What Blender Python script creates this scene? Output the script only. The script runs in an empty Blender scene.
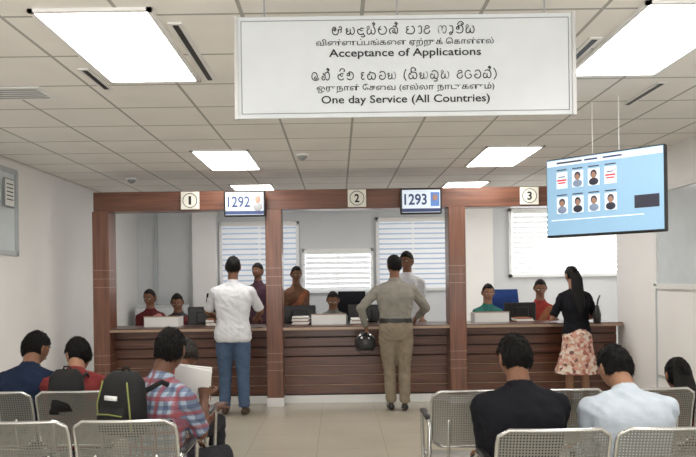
import bpy, math, random
from mathutils import Vector, Matrix, noise
from mathutils.bvhtree import BVHTree
V=Vector
random.seed(5)
sc=bpy.context.scene
try:
    sc.view_settings.view_transform='Standard'; sc.view_settings.look='None'
except Exception: pass

# ---------------------------------------------------------------- materials
MATS={}
def nodes(name):
    m=bpy.data.materials.new(name); m.use_nodes=True
    nt=m.node_tree; return m,nt,nt.nodes['Principled BSDF'],nt.nodes['Material Output']
def mat(name,col,rough=.6,metal=0,var=.08,scale=8,bump=0,bscale=60,emit=0,emcol=None,stretch=None,coat=0,col2=None,spec=None):
    if name in MATS: return MATS[name]
    m,nt,p,o=nodes(name)
    tc=nt.nodes.new('ShaderNodeTexCoord'); mp=nt.nodes.new('ShaderNodeMapping')
    nt.links.new(tc.outputs['Object'],mp.inputs['Vector'])
    if stretch: mp.inputs['Scale'].default_value=stretch
    n=nt.nodes.new('ShaderNodeTexNoise'); n.inputs['Scale'].default_value=scale; n.inputs['Detail'].default_value=5
    nt.links.new(mp.outputs[0],n.inputs['Vector'])
    r=nt.nodes.new('ShaderNodeValToRGB')
    c=V(col); a=c*(1-var); b=V([min(1,x) for x in (V(col2) if col2 else c*(1+var))])
    r.color_ramp.elements[0].position=.3; r.color_ramp.elements[1].position=.7
    r.color_ramp.elements[0].color=(*a,1); r.color_ramp.elements[1].color=(*b,1)
    nt.links.new(n.outputs[0],r.inputs[0]); nt.links.new(r.outputs[0],p.inputs['Base Color'])
    p.inputs['Roughness'].default_value=rough; p.inputs['Metallic'].default_value=metal
    if spec is not None: p.inputs['Specular IOR Level'].default_value=spec
    if coat:
        p.inputs['Coat Weight'].default_value=coat; p.inputs['Coat Roughness'].default_value=.15
    if bump:
        n2=nt.nodes.new('ShaderNodeTexNoise'); n2.inputs['Scale'].default_value=bscale
        nt.links.new(mp.outputs[0],n2.inputs['Vector'])
        bp=nt.nodes.new('ShaderNodeBump'); bp.inputs['Strength'].default_value=bump; bp.inputs['Distance'].default_value=.01
        nt.links.new(n2.outputs[0],bp.inputs['Height']); nt.links.new(bp.outputs[0],p.inputs['Normal'])
    if emit:
        p.inputs['Emission Color'].default_value=(*(emcol or col),1); p.inputs['Emission Strength'].default_value=emit
    MATS[name]=m; return m
def grid_tile(name,col,line,sx,sy,ox,oy,w,rough):
    """grid of tiles with joints, object XY coordinates"""
    m,nt,p,o=nodes(name)
    tc=nt.nodes.new('ShaderNodeTexCoord'); sp=nt.nodes.new('ShaderNodeSeparateXYZ'); nt.links.new(tc.outputs['Object'],sp.inputs[0])
    outs=[]
    for i,(s,of) in enumerate(((sx,ox),(sy,oy))):
        a=nt.nodes.new('ShaderNodeMath'); a.operation='SUBTRACT'; a.inputs[1].default_value=of; nt.links.new(sp.outputs[i],a.inputs[0])
        b=nt.nodes.new('ShaderNodeMath'); b.operation='PINGPONG'; b.inputs[1].default_value=s/2; nt.links.new(a.outputs[0],b.inputs[0])
        c=nt.nodes.new('ShaderNodeMath'); c.operation='LESS_THAN'; c.inputs[1].default_value=w; nt.links.new(b.outputs[0],c.inputs[0])
        outs.append(c)
    mx=nt.nodes.new('ShaderNodeMath'); mx.operation='MAXIMUM'; nt.links.new(outs[0].outputs[0],mx.inputs[0]); nt.links.new(outs[1].outputs[0],mx.inputs[1])
    n=nt.nodes.new('ShaderNodeTexNoise'); n.inputs['Scale'].default_value=1.7; n.inputs['Detail'].default_value=8; nt.links.new(tc.outputs['Object'],n.inputs['Vector'])
    r=nt.nodes.new('ShaderNodeValToRGB'); c=V(col)
    r.color_ramp.elements[0].position=.3; r.color_ramp.elements[1].position=.7
    r.color_ramp.elements[0].color=(*(c*.95),1); r.color_ramp.elements[1].color=(*(c*1.04),1); nt.links.new(n.outputs[0],r.inputs[0])
    mix=nt.nodes.new('ShaderNodeMix'); mix.data_type='RGBA'
    nt.links.new(mx.outputs[0],mix.inputs[0]); nt.links.new(r.outputs[0],mix.inputs[6]); mix.inputs[7].default_value=(*line,1)
    nt.links.new(mix.outputs[2],p.inputs['Base Color']); p.inputs['Roughness'].default_value=rough
    return m
def perf(name,ax):
    m,nt,p,o=nodes(name)
    tc=nt.nodes.new('ShaderNodeTexCoord'); mu=nt.nodes.new('ShaderNodeVectorMath'); mu.operation='MULTIPLY'
    s=1/.014; mu.inputs[1].default_value=(s,s if ax=='y' else 0,s if ax=='z' else 0); nt.links.new(tc.outputs['Object'],mu.inputs[0])
    fr=nt.nodes.new('ShaderNodeVectorMath'); fr.operation='FRACTION'; nt.links.new(mu.outputs[0],fr.inputs[0])
    su=nt.nodes.new('ShaderNodeVectorMath'); su.operation='SUBTRACT'; su.inputs[1].default_value=(.5,.5 if ax=='y' else 0,.5 if ax=='z' else 0); nt.links.new(fr.outputs[0],su.inputs[0])
    ln=nt.nodes.new('ShaderNodeVectorMath'); ln.operation='LENGTH'; nt.links.new(su.outputs[0],ln.inputs[0])
    lt=nt.nodes.new('ShaderNodeMath'); lt.operation='LESS_THAN'; lt.inputs[1].default_value=.26; nt.links.new(ln.outputs['Value'],lt.inputs[0])
    tr=nt.nodes.new('ShaderNodeBsdfTransparent'); ms=nt.nodes.new('ShaderNodeMixShader')
    nt.links.new(lt.outputs[0],ms.inputs[0]); nt.links.new(p.outputs[0],ms.inputs[1]); nt.links.new(tr.outputs[0],ms.inputs[2]); nt.links.new(ms.outputs[0],o.inputs[0])
    p.inputs['Base Color'].default_value=(.215,.215,.195,1); p.inputs['Metallic'].default_value=.55; p.inputs['Roughness'].default_value=.40
    return m
def plaid(name,base,c1,c2,s=.05):
    m,nt,p,o=nodes(name)
    tc=nt.nodes.new('ShaderNodeTexCoord'); sp=nt.nodes.new('ShaderNodeSeparateXYZ'); nt.links.new(tc.outputs['Object'],sp.inputs[0])
    prev=None
    rgb=nt.nodes.new('ShaderNodeRGB'); rgb.outputs[0].default_value=(*base,1); prev=rgb.outputs[0]
    for ax,sz,th,c in ((0,s,.25,c1),(2,s,.25,c1),(0,s*1.9,.13,c2),(2,s*1.9,.13,c2)):
        b=nt.nodes.new('ShaderNodeMath'); b.operation='PINGPONG'; b.inputs[1].default_value=sz/2; nt.links.new(sp.outputs[ax],b.inputs[0])
        l=nt.nodes.new('ShaderNodeMath'); l.operation='LESS_THAN'; l.inputs[1].default_value=sz*th; nt.links.new(b.outputs[0],l.inputs[0])
        f=nt.nodes.new('ShaderNodeMath'); f.operation='MULTIPLY'; f.inputs[1].default_value=.6; nt.links.new(l.outputs[0],f.inputs[0])
        mx=nt.nodes.new('ShaderNodeMix'); mx.data_type='RGBA'; nt.links.new(f.outputs[0],mx.inputs[0]); nt.links.new(prev,mx.inputs[6]); mx.inputs[7].default_value=(*c,1); prev=mx.outputs[2]
    nt.links.new(prev,p.inputs['Base Color']); p.inputs['Roughness'].default_value=.85
    return m
def floral(name):
    m,nt,p,o=nodes(name)
    tc=nt.nodes.new('ShaderNodeTexCoord'); v=nt.nodes.new('ShaderNodeTexVoronoi'); v.inputs['Scale'].default_value=26
    nt.links.new(tc.outputs['Object'],v.inputs['Vector'])
    r=nt.nodes.new('ShaderNodeValToRGB'); r.color_ramp.interpolation='CONSTANT'
    cols=[(0,(.60,.30,.24)),(.3,(.72,.54,.45)),(.52,(.40,.15,.11)),(.62,(.60,.38,.28)),(.76,(.20,.09,.08)),(.82,(.72,.62,.53))]
    e=r.color_ramp.elements
    e[0].color=(*cols[0][1],1); e[1].position=cols[1][0]; e[1].color=(*cols[1][1],1)
    for ps,c in cols[2:]:
        q=e.new(ps); q.color=(*c,1)
    sp=nt.nodes.new('ShaderNodeSeparateColor'); nt.links.new(v.outputs['Color'],sp.inputs[0]); nt.links.new(sp.outputs[0],r.inputs[0])
    nt.links.new(r.outputs[0],p.inputs['Base Color']); p.inputs['Roughness'].default_value=.85
    return m

WALL=mat('wall_paint',(.87,.86,.845),.7,var=.015,scale=3)
WALLB=mat('wall_paint_grey',(.66,.68,.70),.7,var=.015,scale=3)
FLOOR=grid_tile('floor_vinyl',(.48,.44,.36),(.36,.33,.27),.6,.6,0,0,.003,.17)
CEIL=grid_tile('ceiling_tiles',(.87,.85,.81),(.42,.41,.38),.585,.6,-1.45,3.3,.010,.9)
WOOD=mat('walnut_laminate',(.115,.040,.021),.34,var=.45,scale=3,stretch=(.6,1,14),coat=.3)
WOODV=mat('walnut_vertical',(.165,.066,.038),.34,var=.38,scale=3,stretch=(14,14,.6),coat=.3)
WOODH=mat('walnut_beam',(.15,.058,.033),.34,var=.38,scale=3,stretch=(.6,1,14),coat=.3)
WOODD=mat('walnut_dark',(.06,.024,.014),.35,var=.3,scale=3,stretch=(.6,1,12),coat=.2)
GROOVE=mat('groove_dark',(.012,.006,.004),.6)
STRIP=mat('strip_metal',(.36,.25,.18),.35,metal=.3,var=.05)
WHITE=mat('white_plastic',(.78,.78,.76),.45,var=.02)
WHITE2=mat('white_trim',(.82,.82,.81),.5,var=.02)
BLACK=mat('black_plastic',(.012,.012,.013),.4,var=.2)
INK=mat('ink_black',(.01,.01,.012),.7,var=.05)
GREY=mat('grey_plastic',(.30,.31,.32),.5)
LGREY=mat('light_grey_laminate',(.50,.53,.55),.5,var=.03)
CHROME=mat('chrome_tube',(.55,.55,.53),.25,metal=.85,var=.04)
LAMP=mat('light_diffuser',(1,1,1),.5,emit=14,emcol=(1,.965,.92),var=0)
PAPER=mat('paper',(.80,.80,.78),.8,var=.02)
HAIR=mat('hair_black',(.006,.005,.0045),.6,var=.4,scale=60,stretch=(6,6,1),bump=.5,bscale=120,spec=.22)
HAIRG=mat('hair_grey',(.045,.04,.037),.7,var=.4,scale=60,spec=.2)
SKIN=mat('skin_brown',(.20,.095,.055),.55,var=.08,scale=10,spec=.35)
SKIN2=mat('skin_dark',(.12,.055,.033),.55,var=.08,scale=10,spec=.35)
SKIN3=mat('skin_tan',(.30,.155,.095),.55,var=.08,scale=10,spec=.35)
EYEW=mat('eye_white',(.6,.6,.58),.3,var=.02); LIP=mat('lips',(.20,.06,.045),.5)
SHOE=mat('shoe_black',(.015,.013,.012),.4); SHOEB=mat('shoe_brown',(.06,.035,.02),.5)
def cloth(n,c,var=.12): return mat('cloth_'+n,c,.92,var=var,scale=14,bump=.3,bscale=45,spec=.15)

# ---------------------------------------------------------------- builder
class B:
    def __init__(s): s.v=[];s.f=[];s.m=[];s.mats=[]
    def mi(s,m):
        if m not in s.mats: s.mats.append(m)
        return s.mats.index(m)
    def add(s,vs,fs,m):
        o=len(s.v); s.v+= [V(x) for x in vs]; i=s.mi(m)
        for f in fs: s.f.append([a+o for a in f]); s.m.append(i)
    def box(s,c,d,m,rot=None,bev=0):
        c=V(c); x,y,z=[k/2 for k in d]
        if bev:
            b=min(bev,x*.9,y*.9,z*.9); vs=[];fs=[]
            import itertools
            idx={}
            for sx,sy,sz in itertools.product((-1,1),repeat=3):
                for a in range(3):
                    p=[sx*(x-b),sy*(y-b),sz*(z-b)]; p[a]=(sx*x,sy*y,sz*z)[a]
                    idx[(sx,sy,sz,a)]=len(vs); vs.append(V(p))
            I=idx
            for a in range(3):
                b1,b2=(a+1)%3,(a+2)%3
                for sg in (-1,1):
                    q=[]
                    for s1,s2 in ((-1,-1),(1,-1),(1,1),(-1,1)):
                        k=[0,0,0];k[a]=sg;k[b1]=s1;k[b2]=s2; q.append(I[(*k,a)])
                    fs.append(q if sg>0 else q[::-1])
            for a in range(3):
                b1,b2=(a+1)%3,(a+2)%3
                for s1 in (-1,1):
                    for s2 in (-1,1):
                        k=[0,0,0];k[b1]=s1;k[b2]=s2;k0=k[:];k0[a]=-1;k1=k[:];k1[a]=1
                        q=[I[(*k0,b1)],I[(*k1,b1)],I[(*k1,b2)],I[(*k0,b2)]]
                        fs.append(q if s1*s2<0 else q[::-1])
            for sx,sy,sz in itertools.product((-1,1),repeat=3):
                q=[I[(sx,sy,sz,0)],I[(sx,sy,sz,1)],I[(sx,sy,sz,2)]]
                fs.append(q if sx*sy*sz>0 else q[::-1])
        else:
            vs=[V((i,j,k)) for i in (-x,x) for j in (-y,y) for k in (-z,z)]
            fs=[(0,1,3,2),(4,6,7,5),(0,4,5,1),(2,3,7,6),(0,2,6,4),(1,5,7,3)]
        if rot is not None: vs=[rot@p for p in vs]
        s.add([c+p for p in vs],fs,m)
    def loft(s,rings,m,seg=22):
        vs=[];fs=[]
        for (c,u,v,rx,ry,e) in rings:
            for k in range(seg):
                a=2*math.pi*k/seg; ca,sa=math.cos(a),math.sin(a)
                vs.append(V(c)+V(u)*rx*math.copysign(abs(ca)**(2/e),ca)+V(v)*ry*math.copysign(abs(sa)**(2/e),sa))
        n=len(rings)
        for i in range(n-1):
            for k in range(seg):
                k2=(k+1)%seg; fs.append((i*seg+k,i*seg+k2,(i+1)*seg+k2,(i+1)*seg+k))
        fs.append(list(range(seg))[::-1]); fs.append([ (n-1)*seg+k for k in range(seg)])
        s.add(vs,fs,m)
    def tube(s,pts,rads,m,seg=12,rnd=True,flat=1,hint=(0,0,1)):
        pts=[V(p) for p in pts]; n=len(pts)
        if not hasattr(rads,'__len__'): rads=[rads]*n
        tans=[]
        for i in range(n):
            t=(pts[min(i+1,n-1)]-pts[max(i-1,0)]); tans.append(t.normalized() if t.length>1e-9 else V((0,0,1)))
        h=V(hint)
        if abs(tans[0].dot(h))>.95: h=V((0,1,0)) if abs(tans[0].y)<.9 else V((1,0,0))
        u=(h-tans[0]*h.dot(tans[0])).normalized(); rings=[]
        fr=[]
        for t in tans:
            u=(u-t*u.dot(t)).normalized(); fr.append((u.copy(),t.cross(u)))
        if rnd:
            for f,k in ((1,.15),(.85,.55),(.5,.87)): rings.append((pts[0]-tans[0]*rads[0]*f,*fr[0],rads[0]*k,rads[0]*k*flat,2))
        for p,(a,b),r in zip(pts,fr,rads): rings.append((p,a,b,r,r*flat,2))
        if rnd:
            for f,k in ((.5,.87),(.85,.55),(1,.15)): rings.append((pts[-1]+tans[-1]*rads[-1]*f,*fr[-1],rads[-1]*k,rads[-1]*k*flat,2))
        s.loft(rings,m,seg)
    def ell(s,c,r,m,rot=None,seg=20,rg=14,fn=None):
        vs=[];fs=[]
        for i in range(rg+1):
            th=math.pi*i/rg
            for k in range(seg):
                a=2*math.pi*k/seg; d=V((math.sin(th)*math.cos(a),math.sin(th)*math.sin(a),math.cos(th)))
                p=fn(d) if fn else V((d.x*r[0],d.y*r[1],d.z*r[2]))
                if rot is not None: p=rot@p
                vs.append(V(c)+p)
        for i in range(rg):
            for k in range(seg):
                k2=(k+1)%seg; fs.append((i*seg+k,(i+1)*seg+k,(i+1)*seg+k2,i*seg+k2))
        s.add(vs,fs,m)
    def obj(s,name,loc=(0,0,0),rz=0,parent=None,smooth=False,scale=1):
        me=bpy.data.meshes.new(name); me.from_pydata(s.v,[],s.f); 
        for m in s.mats: me.materials.append(m)
        me.polygons.foreach_set('material_index',s.m)
        if smooth: me.polygons.foreach_set('use_smooth',[True]*len(me.polygons))
        me.validate(); me.update()
        o=bpy.data.objects.new(name,me); sc.collection.objects.link(o)
        o.location=loc; o.rotation_euler=(0,0,rz); o.scale=(scale,)*3
        if parent: o.parent=parent
        return o
def box(name,c,d,m,parent=None,bev=0):
    b=B(); b.box((0,0,0),d,m,bev=bev); return b.obj(name,loc=c,parent=parent)
def empty(name,loc=(0,0,0),rz=0):
    e=bpy.data.objects.new(name,None); sc.collection.objects.link(e); e.location=loc; e.rotation_euler=(0,0,rz); e.empty_display_size=.1; return e
def text(name,s,c,w,h,m,parent,bold=0,depth=.001):
    """text facing -Y, centred at c, fitted to w x h (metres)"""
    cu=bpy.data.curves.new(name,'FONT'); cu.body=s; cu.size=1; cu.offset=bold; cu.resolution_u=3
    t=bpy.data.objects.new(name,cu); sc.collection.objects.link(t)
    bpy.context.view_layer.update()
    me=bpy.data.meshes.new_from_object(t.evaluated_get(bpy.context.evaluated_depsgraph_get()))
    bpy.data.objects.remove(t)
    if not me.vertices: return None
    xs=[v.co.x for v in me.vertices]; ys=[v.co.y for v in me.vertices]
    cx,cy=(min(xs)+max(xs))/2,(min(ys)+max(ys))/2; fx=w/(max(xs)-min(xs)); fy=h/(max(ys)-min(ys)) if h else fx
    for v in me.vertices: v.co=V(((v.co.x-cx)*fx,0,(v.co.y-cy)*fy))
    me.materials.clear(); me.materials.append(m)
    o=bpy.data.objects.new(name,me); sc.collection.objects.link(o); o.location=c; o.parent=parent
    return o
# hand-drawn Sinhala letter strokes (unit boxes), splined
G={
'a':(1.25,[[(.42,.55),(.28,.66),(.2,.5),(.36,.42),(.42,.62),(.3,.84),(.08,.72),(.03,.3),(.2,.02),(.5,0),(.68,.2),(.68,.6)],[(.68,.35),(.82,.55),(1.0,.5),(1.02,.3),(.9,.22)],[(1.0,.5),(1.08,.75),(.9,.9),(.78,.78)]]),
'y':(1.0,[[(.22,.55),(.08,.66),(.02,.5),(.12,.38),(.28,.40),(.12,.32),(.04,.15),(.2,0),(.42,.06),(.5,.3),(.5,.62)],[(.5,.25),(.6,.03),(.82,.02),(.96,.3),(.9,.65),(.76,.8)]]),
'd':(.78,[[(.72,.62),(.45,.70),(.3,.55),(.42,.40),(.62,.42)],[(.32,.5),(.1,.55),(.03,.3),(.18,.03),(.5,-.02),(.74,.12)]]),
'm':(1.0,[[(.34,.66),(.24,.9),(.06,.86),(.04,.66),(.2,.58),(.3,.66)],[(.2,.58),(.04,.35),(.08,.06),(.3,0),(.46,.16),(.5,.5)],[(.5,.25),(.6,.03),(.82,.02),(.96,.3),(.9,.65),(.76,.8)]]),
'p':(.95,[[(.30,.86),(.10,.68),(.03,.35),(.2,.04),(.5,-.02),(.8,.06),(.95,.4),(.86,.7),(.66,.86)],[(.04,.42),(.2,.55),(.36,.48)]]),
't':(1.0,[[(.5,.42),(.36,.28),(.48,.12),(.64,.22),(.62,.5),(.4,.64),(.12,.55),(.03,.25),(.2,.0)],[(.64,.22),(.78,.0),(.95,.2),(.93,.6),(.72,.84),(.4,.86)]]),
'bh':(1.0,[[(.3,.80),(.1,.74),(.06,.55),(.26,.46),(.08,.34),(.06,.1),(.4,-.02),(.8,.06),(.95,.4),(.82,.76),(.6,.84)]]),
'aa':(.42,[[(.08,.74),(.3,.86),(.44,.68),(.44,.2),(.3,.0),(.1,.06)]]),
'r':(.7,[[(.12,.66),(.3,.86),(.58,.82),(.6,.62),(.3,.56),(.05,.36),(.12,.06),(.42,-.02),(.66,.14),(.66,.36)]]),
'g':(.95,[[(.12,0),(.03,.36),(.14,.76),(.36,.84),(.48,.6),(.46,.3)],[(.46,.5),(.6,.84),(.86,.78),(.95,.4),(.84,.04),(.64,0),(.6,.16)]]),
'ae':(.5,[[(.08,.8),(.36,.78),(.46,.5),(.42,.1),(.2,-.16),(.06,-.02),(.2,.12),(.42,.02)]]),
'n':(.85,[[(.34,.56),(.24,.7),(.08,.62),(.12,.44),(.34,.44),(.4,.62),(.3,.84),(.66,.82),(.84,.5),(.74,.12),(.4,-.02),(.06,.12)]]),
'k':(1.05,[[(.28,.28),(.14,.40),(.04,.24),(.16,.0),(.38,.06),(.44,.34),(.42,.62),(.56,.84),(.86,.8),(.98,.44),(.88,.06),(.66,-.02),(.58,.14)],[(.42,.52),(.2,.62),(.22,.78)]]),
'e':(.9,[[(.52,.36),(.34,.3),(.38,.14),(.6,.14),(.68,.4),(.56,.74),(.26,.84),(.05,.6),(.05,.2),(.3,-.02),(.7,0),(.88,.2)]]),
's':(1.05,[[(.3,.46),(.16,.6),(.04,.42),(.08,.08),(.32,-.01),(.5,.16),(.52,.4)],[(.52,.22),(.64,.0),(.88,.02),(1.0,.34),(.88,.66),(.55,.74),(.28,.72),(.4,.9)]]),
'v':(.85,[[(.44,.34),(.28,.44),(.12,.30),(.2,.06),(.5,-.02),(.78,.14),(.84,.5),(.66,.82),(.36,.86),(.16,.70)]]),
'l':(1.0,[[(.28,.42),(.14,.52),(.03,.36),(.08,.06),(.3,0),(.44,.2),(.46,.5)],[(.46,.22),(.6,.0),(.84,.04),(.96,.36),(.84,.74),(.5,.88),(.16,.78)]]),
'T':(.8,[[(.7,.72),(.42,.86),(.12,.7),(.03,.36),(.2,.03),(.5,-.02),(.76,.14),(.74,.38),(.5,.42)]]),
'(':(.35,[[(.3,1.1),(.08,.6),(.08,.2),(.3,-.2)]]),')':(.35,[[(.0,1.1),(.25,.6),(.25,.2),(.0,-.2)]]),' ':(.6,[]),
'E':(.5,[[(.40,.72),(.16,.78),(.06,.56),(.24,.46),(.06,.3),(.14,.02),(.42,.06)]]),
}
MK={'i':[[(.25,.92),(.4,1.2),(.72,1.2),(.86,.98),(.7,.9)]],'I':[[(.2,.92),(.4,1.24),(.74,1.24),(.88,1.0),(.7,.94),(.68,1.08)]],'u':[[(.66,0),(.85,-.18),(.62,-.32),(.4,-.24)]],'h':[[(.72,.86),(.9,1.1),(.78,1.3),(.64,1.16),(.82,1.1),(1.0,1.16)]]}
def spl(P,n=5):
    P=[V((x,0,z)) for x,z in P]; out=[]
    for i in range(len(P)-1):
        p0=P[max(0,i-1)];p1=P[i];p2=P[i+1];p3=P[min(len(P)-1,i+2)]
        for k in range(n):
            t=k/n; out.append(.5*((2*p1)+(p2-p0)*t+(2*p0-5*p1+4*p2-p3)*t*t+(3*p1-p0-3*p2+p3)*t**3))
    out.append(P[-1]); return out
def sinhala(name,seq,c,w,h,m,parent,r=.0021):
    b=B(); x=0; S=[]
    for tk in seq:
        g,*mk=tk.split('+'); W_,st=G[g]
        for q in st+[k for a in mk for k in MK[a]]:
            S.append([V((x+p.x*(.95 if g not in '()' else 1),0,p.z)) for p in spl(q)])
        x+=W_+(.24 if g!=' ' else 0)
    fx=w/x
    for q in S: b.tube([V((p.x*fx-w/2,0,p.z*h-h/2)) for p in q],r,m,seg=5,rnd=False,flat=.4,hint=(0,0,1))
    b.obj(name,loc=c,parent=parent)

# ---------------------------------------------------------------- room shell
XL,XR,ZC=-3.43,3.35,2.77
box('floor',(1,5.5,-.05),(9.2,13.6,.1),FLOOR)
box('ceiling',(1,5.5,ZC+.05),(9.2,13.6,.1),CEIL)
box('wall_left',(XL-.05,5.5,ZC/2),(.1,13.6,ZC),WALL)
box('wall_right',(XR+.06,3.7,ZC/2),(.12,9.4,ZC),WALL)
box('wall_back',(1,12.05,ZC/2),(9.0,.1,ZC),WALLB)
box('wall_side_office',(5.55,10.2,ZC/2),(.1,3.7,ZC),WALLB)
box('baseboard_left',(XL+.01,5.5,.05),(.02,12.8,.1),WHITE2)
box('baseboard_right',(XR-.01,3.7,.05),(.02,9.2,.1),WHITE2)
FG=mat('glass_frosted',(.60,.65,.67),.15,var=.03)
b=B()
for y in (7.33,6.2,5.05): b.box((XR-.015,y,1.85),(.03,.05,.98),WHITE2)
for z in (2.35,1.36): b.box((XR-.015,6.2,z),(.03,2.33,.05),WHITE2)
b.box((XR-.004,6.2,1.85),(.008,2.3,.97),FG)
b.obj('window_1')
b=B()
for y in (7.45,6.3,5.2): b.box((XL+.015,y,2.22),(.03,.05,.90),LGREY)
for z in (2.66,1.80): b.box((XL+.015,6.32,z),(.03,2.28,.05),LGREY)
b.box((XL+.004,6.32,2.23),(.008,2.25,.86),mat('glass_blueish',(.70,.76,.78),.15,var=.03))
b.obj('window_6')
b=B(); b.box((0,0,0),(.012,.22,.3),GREY); b.box((.007,0,0),(.004,.19,.27),PAPER)
for i in range(5): b.box((.010,0,.09-.04*i),(.002,.14,.01),INK)
b.obj('framed_notice',loc=(XL+.036,7.25,2.42))
box('trim_1',(XR-.006,7.36,1.38),(.012,.02,2.7),LGREY)
box('trim_2',(XR-.006,5.2,.42),(.012,4.3,.03),LGREY)
def window(name,x0,x1,z0,z1,bright,bl):
    e=empty(name,((x0+x1)/2,11.98,(z0+z1)/2)); w=x1-x0;h=z1-z0
    fb=B()
    for sx in (-1,1): fb.box((sx*w/2,-.02,0),(.05,.06,h+.05),WHITE2)
    for sz in (-1,1): fb.box((0,-.02,sz*h/2),(w+.05,.06,.05),WHITE2)
    if w>1: fb.box((0,-.02,0),(.04,.05,h),WHITE2)
    fb.obj('frame',parent=e)
    g=B(); g.box((0,0,0),(w,.01,h),bright); g.obj('pane',parent=e)
    s=B(); n=int(h/.085)
    for i in range(n):
        s.box((0,-.07,-h/2+(i+.5)*h/n),(w-.06,.006,h/n*.68),bl)
    s.box((0,-.07,h/2-.02),(w-.02,.05,.06),WHITE2); s.obj('blind',parent=e)
BLIND=mat('blind_fabric_glow',(.80,.82,.85),.8,var=.02,emit=.22,emcol=(.95,.98,1))  # slight emission imitates daylight shining through the slats
BLIND2=mat('blind_fabric_sunlit',(.82,.84,.86),.8,var=.02,emit=.22,emcol=(.92,.96,1))  # self-glow stands in for daylight behind this blind
SKYP=mat('window_daylight',(1,1,1),.5,emit=1.5,emcol=(.93,.97,1),var=0)
SKY2=mat('window_bright',(1,1,1),.5,emit=2.4,emcol=(.95,.98,1),var=0)
SKY1=mat('window_soft',(.3,.35,.4),.5,emit=.32,emcol=(.7,.8,1),var=0)
window('window_2',-1.99,-.68,1.3,2.46,SKY1,BLIND)
window('window_3',-.58,.58,1.28,1.98,SKYP,BLIND)
window('window_4',.68,1.9,1.3,2.5,SKY1,BLIND)
window('window_5',2.95,4.9,1.5,2.62,SKY2,BLIND2)
box('trim_3',(2.35,11.9,ZC/2),(.55,.2,ZC),WALL)
box('trim_4',(-2.25,11.9,ZC/2),(.4,.2,ZC),WALL)
box('trim_5',(-3.1,11.96,ZC/2),(.04,.04,ZC),LGREY)

# ceiling fixtures
def lamp(x,y):
    b=B(); w,l=.585,1.2
    b.box((0,0,-.004),(w-.05,l-.05,.006),LAMP)
    for sx in (-1,1): b.box((sx*(w/2-.012),0,-.008),(.024,l,.016),WHITE2)
    for sy in (-1,1): b.box((0,sy*(l/2-.012),-.008),(w,.024,.016),WHITE2)
    b.obj('ceiling_light',loc=(x,y,ZC))
for y in (.3,3.9,7.5,9.95):
    for x in (-1.157,1.768): lamp(x,y)
lamp(4.4,10.5)  # extra panel added only to brighten the back office wall
def vent(x,y,l,n=2):
    b=B(); b.box((0,0,-.004),(.07*n,l,.008),WHITE2)
    for i in range(n): b.box(((i-(n-1)/2)*.06,0,-.009),(.03,l-.04,.004),BLACK)
    b.obj('air_vent',loc=(x,y,ZC))
vent(-.80,4.0,1.0,1); vent(-1.52,4.45,.45,1); vent(1.42,4.2,.8,1); vent(2.2,5.0,.6,1)
b=B(); b.box((0,0,-.004),(.5,.3,.008),WHITE2)
for i in range(5): b.box((0,-.1+i*.05,-.009),(.44,.02,.004),GREY)
b.obj('air_vent',loc=(-2.2,4.75,ZC))
for x,y in ((-2.55,8.7),(-.35,7.2)):
    b=B(); b.ell((0,0,-.02),(.05,.05,.045),GREY); b.loft([((0,0,0),(1,0,0),(0,1,0),.075,.075,2),((0,0,-.02),(1,0,0),(0,1,0),.07,.07,2)],WHITE2)
    b.obj('dome_camera',loc=(x,y,ZC),smooth=True)

# ---------------------------------------------------------------- counter with portal frame
CT=.93
e=empty('service_counter',(0,8.4,0))
b=B()
xa,xb=-2.86,3.34
b.box(((xa+xb)/2,.06,CT/2+.02),(xb-xa,.04,CT-.08),GROOVE)
for i in range(7):
    b.box(((xa+xb)/2,.03,.155+i*.115),(xb-xa,.03,.103),WOOD,bev=.004)
b.box(((xa+xb)/2,.01,.045),(xb-xa,.03,.09),WHITE2)
b.obj('front_panel',parent=e)
b=B()
for z in (.2125,.3275,.4425): b.box(((xa+xb)/2,.018,z),(xb-xa,.012,.008),STRIP)
b.obj('strips',parent=e)
b=B()
b.box(((xa+xb)/2,.12,CT-.02),(xb-xa,.62,.04),WOODD,bev=.006)
b.box(((xa+xb)/2,-.195,CT-.026),(xb-xa,.012,.030),STRIP)
b.box(((xa+xb)/2,.56,.73),(xb-xa,.26,.03),LGREY)
for x in (xa+.02,-.75,1.4,xb-.03): b.box((x,.4,.37),(.03,.5,.7),LGREY)
b.obj('counter_top',parent=e)
for i,(x0,x1) in enumerate(((-2.87,-2.68),(-.845,-.655),(1.30,1.50))):
    b=B(); xc=(x0+x1)/2; w=x1-x0
    b.box((xc,-.07,1.16),(w,.28,2.30),WOODV,bev=.006)
    b.box((xc,-.07,.05),(w+.01,.29,.10),WHITE2)
    for z in (1.42,1.52,1.62,.62,.52,.42): b.box((xc,-.07,z),(w+.006,.285,.006),STRIP)
    b.obj('pillar_%d'%(i+1),parent=e)
b=B(); b.box(((-2.87+3.34)/2,-.04,2.425),(6.21,.24,.23),WOODH,bev=.006)
b.obj('beam',parent=e)
for nm,x in (('1',-1.72),('2',.235),('3',2.255)):
    e=empty('counter_number_sign',(x,8.205,2.425))
    b=B(); b.box((0,0,0),(.215,.03,.205),mat('sign_cream',(.80,.78,.70),.5,var=.02),bev=.004)
    pts=[V((.082*math.cos(a),-.017,.082*math.sin(a))) for a in [2*math.pi*k/28 for k in range(29)]]
    b.tube(pts,.004,INK,seg=6,rnd=False); b.obj('plate',parent=e)
    text('numeral',nm,(0,-.018,0),.03 if nm=='1' else .055,.10,INK,e,bold=.03)
SCR=mat('screen_white',(.4,.45,.5),.3,var=.02,emit=.62,emcol=(.74,.82,.92))
FACEP=mat('portrait_skin',(.35,.2,.14),.6,emit=.15,emcol=(.5,.3,.2))
NAVY=mat('screen_navy',(.03,.05,.14),.4,emit=.05,emcol=(.1,.15,.5)); 
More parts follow.
